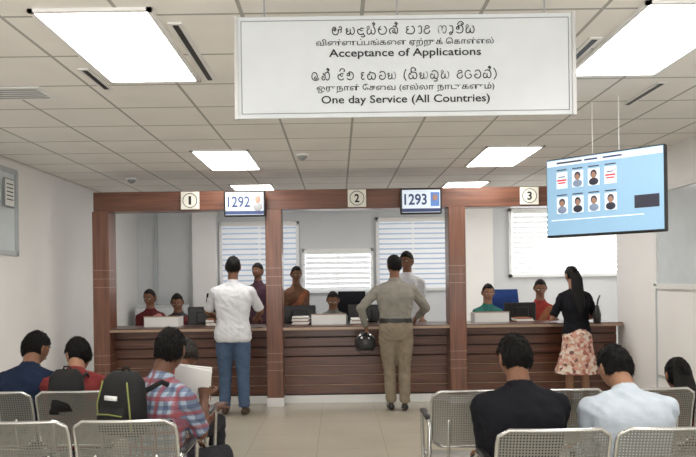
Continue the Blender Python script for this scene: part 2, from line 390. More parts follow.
for num,x,fc in (('1292',-1.07,True),('1293',.975,False)):
    e=empty('token_display',(x,8.13,2.37))
    b=B(); b.box((0,0,0),(.48,.06,.30),BLACK,bev=.01); b.box((0,-.031,.0),(.44,.004,.26),SCR)
    b.box((0,-.033,-.105),(.44,.003,.04),NAVY)
    b.box((.0,.05,0),(.1,.06,.1),BLACK)
    if fc:
        b.ell((.155,-.034,.045),(.032,.004,.042),FACEP); b.ell((.155,-.033,-.04),(.055,.004,.05),GREY)
    else:
        b.box((.16,-.034,.02),(.10,.003,.16),mat('screen_blue',(.1,.2,.5),.4,emit=.3)); b.ell((.16,-.037,.04),(.028,.003,.036),FACEP)
    b.obj('screen',parent=e)
    text('digits',num,(-.065,-.036,.02),.26,.13,NAVY,e,bold=.02)
# ---------------------------------------------------------------- hanging sign
e=empty('hanging_sign',(.30,3.0,2.383))
b=B(); b.box((0,0,0),(1.46,.012,.436),mat('sign_acrylic',(.57,.60,.62),.25,var=.02),bev=.003)
for sx in (-1,1): b.box((sx*.722,-.002,0),(.016,.022,.44),mat('brushed_alu',(.5,.5,.5),.4,metal=.6))
GL=mat('sign_line',(.22,.22,.23),.5)
for sz in (-1,1): b.box((0,-.007,sz*.198),(1.40,.002,.003),GL)
for sx in (-1,1): b.box((sx*.70,-.007,0),(.003,.002,.396),GL)
b.obj('panel',parent=e)
b=B()
for x in (-.6,-.03,.6): b.tube([(x,0,.21),(x,0,.387)],.004,GREY,seg=6)
b.obj('wires',parent=e)
sinhala('line_1',['a','y','d+u','m+h','p','t+h',' ','bh','aa','r',' ','g','ae','n+I','m'],(0,-.0085,.155),.62,.038,INK,e)
sinhala('line_4',['e','k+h',' ','d+i','n',' ','E','s','v','y',' ','(','s+i','y','l+u','m',' ','r','T','v','l+h',')'],(0,-.0085,-.038),.80,.038,INK,e)
L=[('line_2','விண்ணப்பங்களை ஏற்றுக் கொள்ளல்',.098,.76,.038,.003),('line_3','Acceptance of Applications',.052,.65,.044,.012),
('line_5','ஒருநாள் சேவை (எல்லா நாடுகளும்)',-.095,.76,.038,.003),('line_6','One day Service (All Countries)',-.147,.72,.044,.012)]
def tam(s):
    s=s.replace('கொள்','\u0bc6க\u0bbeள்'); out=[]
    for ch in s:
        if ch in '\u0bc6\u0bc7\u0bc8' and out and '\u0b95'<=out[-1]<='\u0bb9' and not (ch=='\u0bc6' and out[-1]==' '): out.insert(len(out)-1,ch)
        else: out.append(ch)
    return ''.join(out)
for nm,s,z,w,h,bo in L: text(nm,tam(s),(0,-.0085,z),w,h,INK,e,bold=bo)

# ---------------------------------------------------------------- TV
e=empty('ceiling_television',(1.93,5.085,2.07),math.atan2(-.63,.62))
b=B(); b.box((0,.02,0),(.89,.045,.60),BLACK,bev=.008)
TVB=mat('tv_screen_blue',(.15,.25,.35),.25,emit=.62,emcol=(.36,.60,.80),var=.03,scale=2)
TVL=mat('tv_pale',(.5,.55,.6),.3,emit=.62,emcol=(.80,.87,.93),var=0)
TVR=mat('tv_red',(.5,.03,.03),.3,emit=.5,emcol=(.8,.05,.05),var=0)
TVD=mat('tv_dark',(.03,.03,.05),.3,var=.1)
TVS=mat('tv_shirt',(.2,.25,.35),.3,emit=.2,emcol=(.3,.4,.6),var=.1)
b.box((0,-.006,.004),(.868,.004,.572),TVB)
b.box((0,-.009,.262),(.86,.003,.045),TVL)
for k,(x,w) in enumerate(((-.25,.2),(-.08,.1),(.08,.14))): b.box((x,-.0115,.262),(w,.002,.012),TVD if k==0 else NAVY)
for r in range(2):
    for c in range(4):
        x=-.31+c*.125; z=.13-.19*r
        b.box((x,-.009,z),(.088,.003,.125),TVL)
        if r==0 and c in (0,3): b.box((x,-.012,z+.0),(.075,.002,.012),TVR); b.box((x,-.012,z-.02),(.06,.002,.010),TVR); b.box((x,-.012,z+.025),(.05,.002,.006),TVD)
        else:
            b.ell((x,-.0115,z+.022),(.024,.003,.030),TVD); b.ell((x,-.013,z+.014),(.018,.003,.025),FACEP); b.ell((x,-.0115,z-.034),(.036,.003,.027),TVS if (r+c)%2 else TVD)
        b.box((x,-.012,z+.078),(.08,.002,.008),TVD)
b.box((.32,-.009,.02-.10),(.17,.003,.09),TVD)
b.box((-.05,-.009,-.17),(.70,.003,.008),TVL)
b.obj('screen_body',parent=e)
b=B()
for x in (-.1,.1): b.tube([(x,.06,.05),(x,.06,.70)],.003,WHITE2,seg=6)
b.box((0,.055,.05),(.25,.03,.2),GREY); b.obj('ceiling_mount',parent=e)

# ---------------------------------------------------------------- benches
PB=perf('perforated_back','z'); PS=perf('perforated_seat','y')
def bench(xs,yb,top=.80):
    """tandem bench facing +Y; yb= y of back's top edge"""
    b=B(); x0=(xs[0]+xs[-1])/2; W=.50
    for X in xs:
        x=X-x0
        def rr(t,w,h,rc):
            d=min(t,h-t)
            return w/2-(rc-math.sqrt(max(0,rc*rc-(rc-d)**2)) if d<rc else 0)
        nz,nx=12,10; h=.34; vs=[];fs=[]
        def bp(u,t):
            hw=rr(t*h,W,h,.05); xx=u*hw; z=top-h+t*h
            return V((x+xx,(1-t)*.07-.02+.025*(xx/(W/2))**2+.015*math.sin(t*math.pi),z))
        for i in range(nz+1):
            for k in range(nx+1): vs.append(bp(-1+2*k/nx,i/nz))
        for i in range(nz):
            for k in range(nx): a=i*(nx+1)+k; fs.append((a,a+1,a+nx+2,a+nx+1))
        b.add(vs,fs,PB)
        loop=[bp(-1+2*k/nx,0) for k in range(nx+1)]+[bp(1,i/nz) for i in range(1,nz+1)]+[bp(1-2*k/nx,1) for k in range(1,nx+1)]+[bp(-1,1-i/nz) for i in range(1,nz+1)]
        b.tube(loop,.009,CHROME,seg=8,rnd=False)
        vs=[];fs=[]; dp=.44
        def sp(u,t):
            hw=rr(t*dp,W,dp,.05); xx=u*hw
            return V((x+xx,.09+t*dp,.345+.03*(t-.5)**2*2-.015*(1-(xx/.25)**2)-(.05*max(0,t-.85)/.15)))
        for i in range(nz+1):
            for k in range(nx+1): vs.append(sp(-1+2*k/nx,i/nz))
        for i in range(nz):
            for k in range(nx): a=i*(nx+1)+k; fs.append((a,a+1,a+nx+2,a+nx+1))
        b.add(vs,fs,PS)
        loop=[sp(-1+2*k/nx,0) for k in range(nx+1)]+[sp(1,i/nz) for i in range(1,nz+1)]+[sp(1-2*k/nx,1) for k in range(1,nx+1)]+[sp(-1,1-i/nz) for i in range(1,nz+1)]
        b.tube(loop,.009,CHROME,seg=8,rnd=False)
        for sx in (-.15,.15): b.tube([(x+sx,.03,.62),(x+sx,.055,.44),(x+sx,.12,.315),(x+sx,.3,.305)],.011,CHROME,seg=8)
    hw=(xs[-1]-xs[0])/2
    b.box((0,.30,.285),(hw*2+.56,.06,.045),GREY,bev=.006)
    arms=[xs[0]-x0-.265,xs[-1]-x0+.265]
    for x in arms:
        b.tube([(x,.08,.29),(x,.02,.58),(x,.05,.615),(x,.38,.615),(x,.42,.58),(x,.36,.29)],.013,CHROME,seg=8)
        b.box((x,.2,.632),(.045,.28,.025),BLACK,bev=.008)
    for x in (-hw*.8-.08,hw*.8+.08):
        b.tube([(x,.05,.02),(x,.25,.10),(x,.30,.28)],.018,CHROME,seg=8); b.tube([(x,.55,.02),(x,.35,.10),(x,.30,.28)],.018,CHROME,seg=8)
    o=b.obj('waiting_bench',loc=(x0,yb,0),smooth=True); return o
bench([-2.11,-1.58,-1.05],3.40)
bench([-2.17,-1.64,-1.11],4.34)
bench([.943,1.473,2.0],3.07)
bench([.80,1.33,1.86,2.39],4.15)

# ---------------------------------------------------------------- people
TT=[(-.12,.135,.10),(-.08,.165,.115),(0,.172,.120),(.07,.160,.112),(.13,.150,.104),(.20,.155,.106),(.28,.168,.114),(.36,.180,.118),(.42,.180,.108),(.465,.155,.090),(.50,.115,.074),(.53,.078,.066),(.56,.062,.06),(.62,.056,.059),(.67,.054,.058)]
def tt(s):
    for a,b in zip(TT,TT[1:]):
        if a[0]<=s<=b[0]:
            t=(s-a[0])/(b[0]-a[0]); return a[1]+(b[1]-a[1])*t,a[2]+(b[2]-a[2])*t
    return TT[-1][1:]
def hthr(d,style,seed):
    y=d.y
    if style=='bald': thr=.1+(.9 if y>-.2 else -.5)
    elif style=='fem': thr=-.95+(y+1)*.6 if y<0 else min(.58,-.35+y*1.7)
    else: thr=(-.72+(y+1)*.42 if y<-.15 else -.363+(y+.15)*1.9) if y<.1 else .11+(y-.1)*.42
    return thr+.07*noise.noise(d*6+V((seed,9,0)))
def headfn(hair=None,seed=0,vol=1.09):
    def f(d):
        s=1.0
        if hair is not None:
            t=max(0,min(1,(d.z-hthr(d,hair,seed))/.12)); t=t*t*(3-2*t)
            s=.92+(vol-.92)*t+ t*.04*noise.noise(d*3.5+V((seed,0,0)))+t*.03*noise.noise(d*13+V((seed,3,0)))
        x,y,z=.077*d.x,.098*d.y,.118*d.z
        if d.z<0:
            t=-d.z; x*=1-.26*t*t; y*=(1-.34*t) if d.y<0 else (1-.10*t)
        if hair is None and d.y>0:
            y+=.021*math.exp(-((x/.012)**2+((z+.018)/.024)**2)); 
            for sx in (-1,1): y-=.008*math.exp(-(((x-sx*.031)/.017)**2+((z-.006)/.014)**2))
            y+=.006*math.exp(-((x/.03)**2+((z+.055)/.014)**2))+.006*math.exp(-((x/.02)**2+((z+.098)/.015)**2))
        return V((x,y,z))*s
    return f
def ik(S,T,a,b,pole):
    d=T-S; L=min(d.length,.985*(a+b)); dn=d.normalized(); pr=(a*a-b*b+L*L)/(2*L); h=math.sqrt(max(0,a*a-pr*pr))
    p=V(pole); p=(p-dn*p.dot(dn)).normalized(); return S+dn*pr+p*h, S+dn*L
def hand(X,Wp,d,n,sd,m,curl=.5):
    d=d.normalized(); n=(n-d*n.dot(d)).normalized(); s=d.cross(n)*sd
    X.loft([(Wp-d*.015,s,n,.027,.020,2.2),(Wp+d*.02,s,n,.032,.019,2.4),(Wp+d*.06,s,n,.041,.016,2.6),(Wp+d*.09,s,n,.040,.013,2.6)],m,14)
    for o,l in ((.030,.066),(.010,.076),(-.010,.070),(-.029,.055)):
        p=Wp+d*.083+s*o; pts=[p]; a=curl*.25
        for q in (.45,.31,.24):
            dr=d*math.cos(a)+n*math.sin(a)+s*o*1.2; p=p+dr.normalized()*l*q; pts.append(p); a+=curl*.75
        X.tube(pts,[.0095,.009,.008,.007],m,8)
    p=Wp+d*.025+s*.024; p2=p+(d*.6+s*.75+n*.25).normalized()*.038; p3=p2+(d*.85+s*.35+n*.4).normalized()*.03; p4=p3+(d*.9+n*.5).normalized()*.022
    X.tube([p,p2,p3,p4],[.014,.012,.010,.0085],m,8)
def person(name,loc,face=0,pose='stand',H=1.72,ztop=1.2,seat=.365,lean=(0,0),nod=0,top=None,bottom=None,sleeve='short',tuck=False,belt=None,
           skin=SKIN,hair='short',hmat=HAIR,L=(-.22,.05,.80),R=(.22,.05,.80),pole=(0,-.6,-.5),head=(0,0,0),w=1.0,skirt=None,shoe=SHOE,
           vox=.011,fem=False,collar=True,legs=None,palm=(0,0,-1),curl=.5,bulk=1.0,pallu=None,pockets=False):
    raw=B(); X=B(); a0,a1=[math.radians(k) for k in lean]; nd=math.radians(nod)
    pz=.90 if pose=='stand' else seat+.095
    q=1
    ang=lambda s:a0+(a1-a0)*max(0,min(1,s/.6))+nd*max(0,min(1,(s-.48)/.12))
    if pose=='sit':
        tot=sum(math.cos(ang(i*.01))*.01 for i in range(72)); q=(ztop-pz-.132)/tot
    P={}; c=V((0,0,pz))
    P[0]=c.copy()
    for i in range(1,80):
        a=ang((i-.5)*.01); c=c+V((0,math.sin(a),math.cos(a)*q))*.01; P[i]=c.copy()
    for i in range(1,16): P[-i]=P[0]-V((0,math.sin(a0)*.3,1))*.01*i
    def ps(s): return P[max(-15,min(79,round(s*100)))]
    def ring(s,ex=0,e=2.5):
        rx,ry=tt(s); a=ang(s); k=bulk if s<.5 else 1
        ww=w if s<.52 else 1
        if fem and s>.1 and s<.5: ry*=1+.12*math.exp(-((s-.33)/.07)**2)
        return (ps(s),V((1,0,0)),V((0,math.cos(a),-math.sin(a))),rx*ww*k+ex,ry*k+ex,e if s<.5 else 2)
    rng=lambda a,b_,st=.03:[a+(b_-a)*i/max(1,round((b_-a)/st)) for i in range(max(1,round((b_-a)/st))+1)]
    lo=-.12 if pose=='stand' else -.085
    if tuck:
        raw.loft([ring(s) for s in rng(lo,.12)],bottom); raw.loft([ring(s,.006) for s in rng(.10,.53)],top)
        raw.loft([ring(s,.010) for s in (.085,.10,.115)],belt or SHOE)
    else:
        raw.loft([ring(s) for s in rng(lo,0)],bottom if bottom else top); raw.loft([ring(s,.008+max(0,.07-s)*.06) for s in rng(-.10 if pose=='stand' else -.06,.53)],top)
    raw.loft([(*ring(s)[:3],min(.056,ring(s)[3]),min(.058,ring(s)[4]),2) for s in rng(.48,.67,.02)],skin)
    if collar: raw.loft([(*ring(s)[:3],r,r*.95,2) for s,r in ((.50,.084),(.53,.076),(.572,.067))],top)
    for sd,T in ((-1,L),(1,R)):
        S=ps(.437)+V((sd*.172*w*bulk,0,0)); pl=V((sd*abs(pole[0]),pole[1],pole[2]))
        E,Wr=ik(S,V(T),.285,.25,pl)
        sk=skin; k=w if fem else 1
        raw.ell(S,(.060*k,.060*k,.060*k),top)
        raw.tube([ps(.50)+V((sd*.03,0,0)),ps(.483)+V((sd*.085*w,0,0)),S+V((-sd*.005,0,.004))],[.056*k,.058*k,.055*k],top,14)
        raw.tube([S.lerp(E,.25),(S+E)/2,E,E.lerp(Wr,.35),Wr],[.045*k,.044*k,.038*k,.039*k,.026*k],sk,12)
        if sleeve=='short': raw.tube([S,S.lerp(E,.5),S.lerp(E,.88)],[.062*k,.058*k,.056*k],top,14,rnd=False)
        elif sleeve=='long':
            raw.tube([S,S.lerp(E,.5),E],[.062*k,.055*k,.048*k],top,14); raw.tube([E,E.lerp(Wr,.35),E.lerp(Wr,.93)],[.048*k,.046*k,.036*k],top,14,rnd=False)
        hand(X,Wr,Wr-E,V(palm),-sd,skin,curl)
    if pose=='stand':
        lg=legs or ((-.105,.0),(.105,.0))
        for sd,(fx,fy) in zip((-1,1),lg):
            Hh=V((sd*.088,0,pz-.05)); A=V((fx,fy-.02,.09)); K=Hh.lerp(A,.52)+V((0,.025,0))
            if skirt:
                raw.tube([Hh,K,A.lerp(K,.45),A],[.07,.052,.050,.030],skin,12)
            else:
                raw.tube([Hh,Hh.lerp(K,.35),K,K.lerp(A,.35),A+V((0,0,.0))],[.094*bulk,.090*bulk,.070,.068,.060],bottom,14,rnd=False)
                raw.ell(Hh,(.09*bulk,.095,.10),bottom)
            raw.tube([A+V((0,-.025,-.045)),A+V((0,.05,-.05)),A+V((sd*.012,.12,-.06)),A+V((sd*.018,.17,-.065))],[.037,.040,.036,.027],shoe,12)
        if skirt:
            hem,hr=skirt[1],skirt[2]
            raw.loft([((0,0,.98),(1,0,0),(0,1,0),.155*w,.11,2.2),((0,-.01,.88),(1,0,0),(0,1,0),.185*w,.14,2.2),((0,-.01,.70),(1,0,0),(0,1,0),.20*w,.15,2.2),((0,0,hem),(1,0,0),(0,1,0),hr,hr*.8,2.2)],skirt[0],30)
    else:
        for sd in (-1,1):
            Hh=V((sd*.09,.02,pz-.01)); K=V((sd*.13,.42,seat+.085)); A=V((sd*.13,.40,.09))
            m=bottom
            raw.tube([Hh,Hh.lerp(K,.5),K],[.082,.076,.064],m,14); raw.tube([K,K.lerp(A,.4),A],[.064,.06,.05],m,14)
            raw.tube([A+V((0,-.02,-.045)),A+V((0,.05,-.05)),A+V((0,.15,-.062))],[.036,.038,.028],shoe,12)
    if pallu:
        pts=[ps(.05)+V((.15*w,.10,0)),ps(.2)+V((.08,.128,0)),ps(.34)+V((-.03,.145,0)),ps(.44)+V((-.10,.10,0)),ps(.475)+V((-.125,0,.01)),ps(.40)+V((-.12,-.11,0)),ps(.2)+V((-.10,-.125,0))]
        raw.tube(pts,[.05,.055,.055,.05,.05,.055,.06],pallu,12,flat=.35)
    o=raw.obj('tmp'); bvh=BVHTree.FromPolygons(raw.v,raw.f)
    md=o.modifiers.new('r','REMESH'); md.mode='VOXEL'; md.voxel_size=vox
    ms=o.modifiers.new('s','SMOOTH'); ms.iterations=6; ms.factor=.5
    bpy.context.view_layer.update()
    me=bpy.data.meshes.new_from_object(o.evaluated_get(bpy.context.evaluated_depsgraph_get()))
    bpy.data.objects.remove(o)
    vv=[v.co.copy() for v in me.vertices]; nn=[v.normal.copy() for v in me.vertices]; ff=[list(p.vertices) for p in me.polygons]
    fm=[]; vm=[None]*len(vv)
    for p in me.polygons:
        h=bvh.find_nearest(p.center); mi=raw.m[h[2]]; fm.append(mi)
        for q_ in p.vertices: vm[q_]=mi
    clothi={i for i,m in enumerate(raw.mats) if m.name.startswith('cloth')}
    for i,cc in enumerate(vv):
        if vm[i] in clothi:
            sd=loc[0]*3
            a=noise.noise(V((cc.x*7+sd,cc.y*7,cc.z*15+cc.x*9))); bb=noise.noise(V((cc.x*20,cc.y*20+sd,cc.z*30)))
            vv[i]=cc+nn[i]*(.007*(1-2*abs(a))-.003+.0025*bb)
    F=B(); F.v=vv; F.f=ff; F.m=fm; F.mats=list(raw.mats)
    hc=ps(.72)+V((0,.008,0)); yaw,pit,rol=[math.radians(k) for k in head]
    a=(ang(.7)-nd)*.6+nd*.7
    R3=Matrix.Rotation(yaw,3,'Z')@Matrix.Rotation(-pit-a,3,'X')@Matrix.Rotation(rol,3,'Y')
    hk=.96 if fem else 1
    X.ell(hc,None,skin,rot=R3*hk,seg=44,rg=34,fn=headfn())
    for sd in (-1,1):
        X.ell(hc+R3@V((sd*.079,-.008,-.006)),(.010,.019,.032),skin,rot=R3@Matrix.Rotation(sd*.45,3,'Z'),seg=12,rg=8)
        X.ell(hc+R3@V((sd*.031,.083,.006)),(.0135,.010,.0075),EYEW,rot=R3,seg=10,rg=8)
        X.ell(hc+R3@V((sd*.031,.091,.006)),(.006,.004,.0065),INK,rot=R3,seg=8,rg=6)
        X.tube([hc+R3@V((sd*.014,.096,.024)),hc+R3@V((sd*.031,.094,.029)),hc+R3@V((sd*.047,.084,.024))],[.0025,.0035,.002],HAIR,6)
    X.tube([hc+R3@V((-.023,.087,-.056)),hc+R3@V((0,.098,-.054)),hc+R3@V((.023,.087,-.056))],[.003,.0065,.003],LIP,8)
    style='bald' if hair=='bald' else ('fem' if fem else 'short')
    seed=loc[0]*7; hf_=headfn(hair=style,seed=seed,vol=1.075 if not fem else 1.07)
    X.ell(hc,None,hmat,rot=R3*hk,seg=56,rg=44,fn=hf_)
    ns=2600 if loc[1]<5 else 900
    vs=[];fs=[]
    for _ in range(ns):
        d=V((random.gauss(0,1),random.gauss(0,1),random.gauss(0,1))).normalized()
        if d.z<hthr(d,style,seed)+.03: continue
        p=hf_(d)*.985; nrm=V((d.x/.077,d.y/.098,d.z/.118)).normalized()
        flow=V((d.x*.5,-.5+.9*max(0,d.y),-.9)); flow=flow-nrm*flow.dot(nrm)
        if flow.length<.01: continue
        flow.normalize(); out=(.42 if not fem else .12)
        dr=(flow+nrm*out*random.uniform(.5,1.5)+V((random.gauss(0,.22),random.gauss(0,.22),random.gauss(0,.18)))).normalized()
        ln=random.uniform(.014,.028) if not fem else random.uniform(.02,.03)
        side=dr.cross(nrm).normalized()*.0022; k0=len(vs)
        tip=p+dr*ln-nrm*ln*.15
        for q_ in (p+side,p-side,p+nrm*.003,tip): vs.append(hc+R3@(q_*hk))
        fs+=[(k0,k0+1,k0+3),(k0+1,k0+2,k0+3),(k0+2,k0,k0+3)]
    X.add(vs,fs,hmat)
    if hair=='bun': X.ell(hc+R3@V((0,-.115,-.02)),(.045,.038,.042),hmat,rot=R3)
    if hair=='long':
        X.tube([hc+R3@V((0,-.06,.03)),hc+R3@V((0,-.085,-.08)),ps(.50)+V((0,-.115,0)),ps(.36)+V((0,-.150,0)),ps(.24)+V((0,-.150,0))],[.06,.075,.08,.065,.03],hmat,14,flat=.5,hint=(1,0,0))
    if hair=='pony':
        X.tube([hc+R3@V((0,-.09,.0)),hc+R3@V((0,-.13,-.05)),ps(.48)+V((0,-.14,0)),ps(.34)+V((0,-.145,0))],[.03,.035,.033,.012],hmat,12)
    base=len(F.v); F.v+=X.v
    for f,m in zip(X.f,X.m): F.f.append([k+base for k in f]); F.m.append(F.mi(X.mats[m]))
    F.obj(name,loc=loc,rz=math.radians(face),smooth=True,scale=(H/1.72 if pose=='stand' else 1))
    return ps(.44)

cw=cloth('white_shirt',(.66,.67,.70),.05); cj=cloth('jeans_blue',(.075,.115,.19)); cg=cloth('grey_shirt',(.245,.23,.20)); ck=cloth('khaki',(.235,.195,.14))
cb=cloth('black',(.010,.010,.013)); cn=cloth('navy',(.013,.021,.045)); ct=cloth('trouser_dark',(.03,.03,.035))
cm=cloth('maroon',(.10,.02,.022)); cr=cloth('red',(.25,.035,.028)); co=cloth('rust',(.26,.10,.05)); cteal=cloth('teal',(.035,.15,.13)); cgr=cloth('olive_grey',(.16,.17,.15))
crr=cloth('dark_red',(.17,.03,.03)); cdg=cloth('charcoal',(.05,.045,.05)); cbr=cloth('brown_saree',(.14,.07,.045)); cpk=cloth('dusty_pink',(.40,.18,.17)); cvi=cloth('dark_plum',(.07,.035,.05))
clb=cloth('pale_blue_shirt',(.50,.56,.63),.06)
cp=plaid('cloth_plaid',(.30,.36,.44),(.03,.05,.12),(.30,.05,.05),.045)
cfl=floral('cloth_floral')
person('standing_man',(-1.17,7.74,0),0,H=1.735,top=cw,bottom=cj,lean=(2,9),L=(-.24,.40,1.04),R=(.22,.42,1.04),pole=(.7,-.6,-.4),skin=SKIN,bulk=1.12,head=(0,8,0),legs=((-.10,.02),(.12,-.02)),shoe=SHOEB,vox=.009)
person('standing_man',(.64,7.86,0),0,H=1.73,top=cg,bottom=ck,tuck=True,sleeve='long',lean=(2,8),L=(-.33,.05,.93),R=(.28,.34,1.02),pole=(.9,-.6,-.2),head=(15,5,0),legs=((-.06,.02),(.09,-.02)),vox=.009,bulk=1.14,palm=(.9,0,-.2),curl=.9)
person('standing_woman',(2.72,8.0,0),5,H=1.59,top=cb,bottom=cfl,lean=(3,14),L=(-.15,.32,1.06),R=(.20,.34,1.06),pole=(.6,-.5,-.6),head=(10,12,0),fem=True,w=.94,hair='long',skirt=(cfl,.40,.28),skin=SKIN3,vox=.009,collar=False)
person('seated_man',(.90,3.45,0),0,'sit',ztop=1.19,lean=(0,12),nod=14,top=cb,bottom=ct,L=(-.12,.34,.53),R=(.12,.34,.53),head=(12,-4,0),vox=.008,bulk=1.10)
person('seated_man',(1.45,3.46,0),0,'sit',ztop=1.12,lean=(2,18),nod=24,top=clb,bottom=ct,sleeve='long',L=(-.14,.38,.53),R=(.14,.38,.53),head=(10,0,0),vox=.008,bulk=1.13,skin=SKIN3)
person('seated_child',(2.24,4.52,0),0,'sit',ztop=.94,lean=(0,14),top=cm,bottom=ct,L=(-.1,.25,.50),R=(.1,.25,.50),hair='long',fem=True,w=.72,vox=.011)
p1=person('seated_man',(-1.00,3.80,0),-28,'sit',ztop=1.225,lean=(0,10),nod=14,top=cp,bottom=ct,L=(-.10,.34,.53),R=(.06,.34,.80),head=(22,-4,0),vox=.008,skin=SKIN2,pole=(.3,-.3,-.8))
person('seated_man',(-2.13,4.75,0),0,'sit',ztop=1.15,lean=(0,14),nod=20,top=cn,bottom=ct,L=(-.12,.34,.53),R=(.12,.34,.53),head=(-25,-6,0),vox=.010,w=.97)
p2=person('seated_man',(-1.77,4.66,0),10,'sit',ztop=1.11,lean=(0,14),nod=24,top=crr,bottom=ct,L=(-.12,.34,.53),R=(.12,.34,.53),head=(35,-6,0),vox=.010,w=.94,skin=SKIN3)
person('seated_man',(-1.11,4.72,0),-12,'sit',ztop=1.09,lean=(0,14),nod=24,top=cr,bottom=ct,L=(-.05,.33,.56),R=(.16,.33,.56),head=(40,-4,0),vox=.010,hair='bald',hmat=HAIRG,skin=SKIN2)
def clerk(x,y,f,z,top,**k):
    person('clerk_woman',(x,y,0),f,'sit',ztop=z,seat=.5,top=top,bottom=ct,L=(-.15,.36,.80),R=(.15,.36,.80),fem=True,w=.88,vox=.013,**k)
clerk(-2.52,9.42,180,1.40,cm,lean=(0,8),head=(-10,8,0),hair='bun',pallu=cpk)
clerk(-2.12,9.32,180,1.34,cdg,lean=(0,14),head=(10,14,0),hair='bun',pallu=cm)
person('clerk_man',(-1.20,10.5,0),160,H=1.72,top=cvi,bottom=ct,L=(-.25,.1,.85),R=(.25,.1,.85),vox=.014)
person('clerk_woman',(-.60,9.9,0),200,H=1.66,top=cbr,bottom=cbr,lean=(0,4),L=(-.15,.3,1.05),R=(.15,.3,1.05),fem=True,w=.88,hair='bun',vox=.014,skirt=(cbr,.12,.24),pallu=co,head=(0,12,0))
clerk(-.07,9.33,180,1.34,cgr,lean=(0,14),head=(0,16,0),hair='pony')
person('clerk_man',(.93,9.4,0),160,H=1.82,top=cw,bottom=ct,L=(-.22,.15,.9),R=(.22,.15,.9),vox=.013,head=(-10,5,0))
clerk(1.98,9.32,180,1.41,cteal,lean=(0,10),head=(0,8,0),hair='pony',skin=SKIN3)
clerk(2.68,9.32,170,1.46,cr,lean=(0,14),head=(0,12,0),hair='bun',pallu=co)

# ---------------------------------------------------------------- small things
CBK=mat('backpack_black',(.016,.016,.016),.8,bump=.3,spec=.2); CYE=mat('backpack_lime',(.22,.24,.06),.6)
def pack(loc,rz,s=1,trim=True,w=.15,h=.36,sh=.3):
    """sh = wearer's shoulder-top height above the pack base (pack units)"""
    b=B(); U,Vv=(1,0,0),(0,1,0)
    b.loft([((0,-.0,0),U,Vv,w*.8,.05,3),((0,-.01,.02),U,Vv,w,.075,3.2),((0,-.015,h*.5),U,Vv,w,.085,3.2),((0,-.005,h*.85),U,Vv,w*.92,.07,2.8),((0,.01,h),U,Vv,w*.6,.04,2.4)],CBK,28)
    b.loft([((0,-.085,.04),U,Vv,w*.72,.03,3),((0,-.09,h*.3),U,Vv,w*.72,.035,3),((0,-.085,h*.48),U,Vv,w*.6,.02,3)],CBK,24)
    if trim:
        for sx in (-1,1):
            b.tube([(sx*w*.80,-.07,.04),(sx*w*.82,-.085,h*.5),(sx*w*.62,-.07,h*.86)],.005,CYE,seg=6)
        b.tube([(-w*.62,-.115,h*.36),(0,-.125,h*.38),(w*.62,-.115,h*.36)],.004,CYE,seg=6)
        b.box((0,-.10,h*.62),(.09,.01,.025),WHITE)
    b.tube([(-.03,.02,h-.01),(-.02,.02,h+.02),(.02,.02,h+.02),(.03,.02,h-.01)],.007,CBK,seg=8)
    for sx in (-1,1):
        b.tube([(sx*.075,.03,min(h*.9,sh-.02)),(sx*.10,.09,sh),(sx*.11,.19,sh+.03),(sx*.115,.28,sh-.01),(sx*.12,.325,sh-.09),(sx*.145,.30,sh*.45),(sx*.175,.18,sh*.2),(sx*.12,.04,.06)],.016,CBK,seg=10,flat=.45)
    return b.obj('backpack',loc=loc,rz=rz,smooth=True,scale=s)
a=math.radians(-28); s_=.90; z_=.69
pack((-1.00+.23*math.sin(a),3.80-.23*math.cos(a),z_),a,s_,sh=(p1.z+.062-z_)/s_)
a=math.radians(10); s_=.84; z_=.64
pack((-1.77+.22*math.sin(a),4.66-.22*math.cos(a),z_),a,s_,trim=False,w=.13,h=.34,sh=(p2.z+.062-z_)/s_)
b=B(); b.box((0,0,0),(.21,.004,.27),PAPER,rot=Matrix.Rotation(.5,3,'X')@Matrix.Rotation(.25,3,'Y')); b.box((.01,.008,.01),(.21,.004,.27),PAPER,rot=Matrix.Rotation(.5,3,'X')@Matrix.Rotation(.15,3,'Y'))
b.obj('application_papers',loc=(-.87,4.10,.86))
# helmet
b=B()
def hf(d):
    p=V((d.x*.122,d.y*.145,d.z*.125))
    if d.z<-.55: p.z=-.55*.125-.01*(d.z+.55)
    return p
b.ell((0,0,0),None,mat('helmet_gloss',(.012,.012,.014),.2,coat=.5),seg=32,rg=24,fn=hf)
b.loft([((0,0,-.066),(1,0,0),(0,1,0),.108,.130,2),((0,0,-.078),(1,0,0),(0,1,0),.108,.130,2)],BLACK)
vs=[];fs=[]
for i in range(7):
    for k in range(15):
        t=-.35+i*.13; a_=math.radians(-160+k*10); r=math.cos(t); vs.append((.128*r*math.cos(a_),.151*r*math.sin(a_),.132*math.sin(t)))
for i in range(6):
    for k in range(14): q=i*15+k; fs.append((q,q+1,q+16,q+15))
b.add(vs,fs,mat('visor_smoke',(.02,.02,.022),.3))
for sx in (-1,1): b.tube([(sx*.10,.0,-.07),(sx*.05,.0,-.12),(0,0,-.13)],.006,BLACK,seg=6)
b.tube([(-.09,.03,-.04),(-.05,.02,.13),(.02,.0,.15),(.09,.02,.0)],.006,BLACK,seg=6)
b.obj('motorcycle_helmet',loc=(.30,7.92,.755),smooth=True)
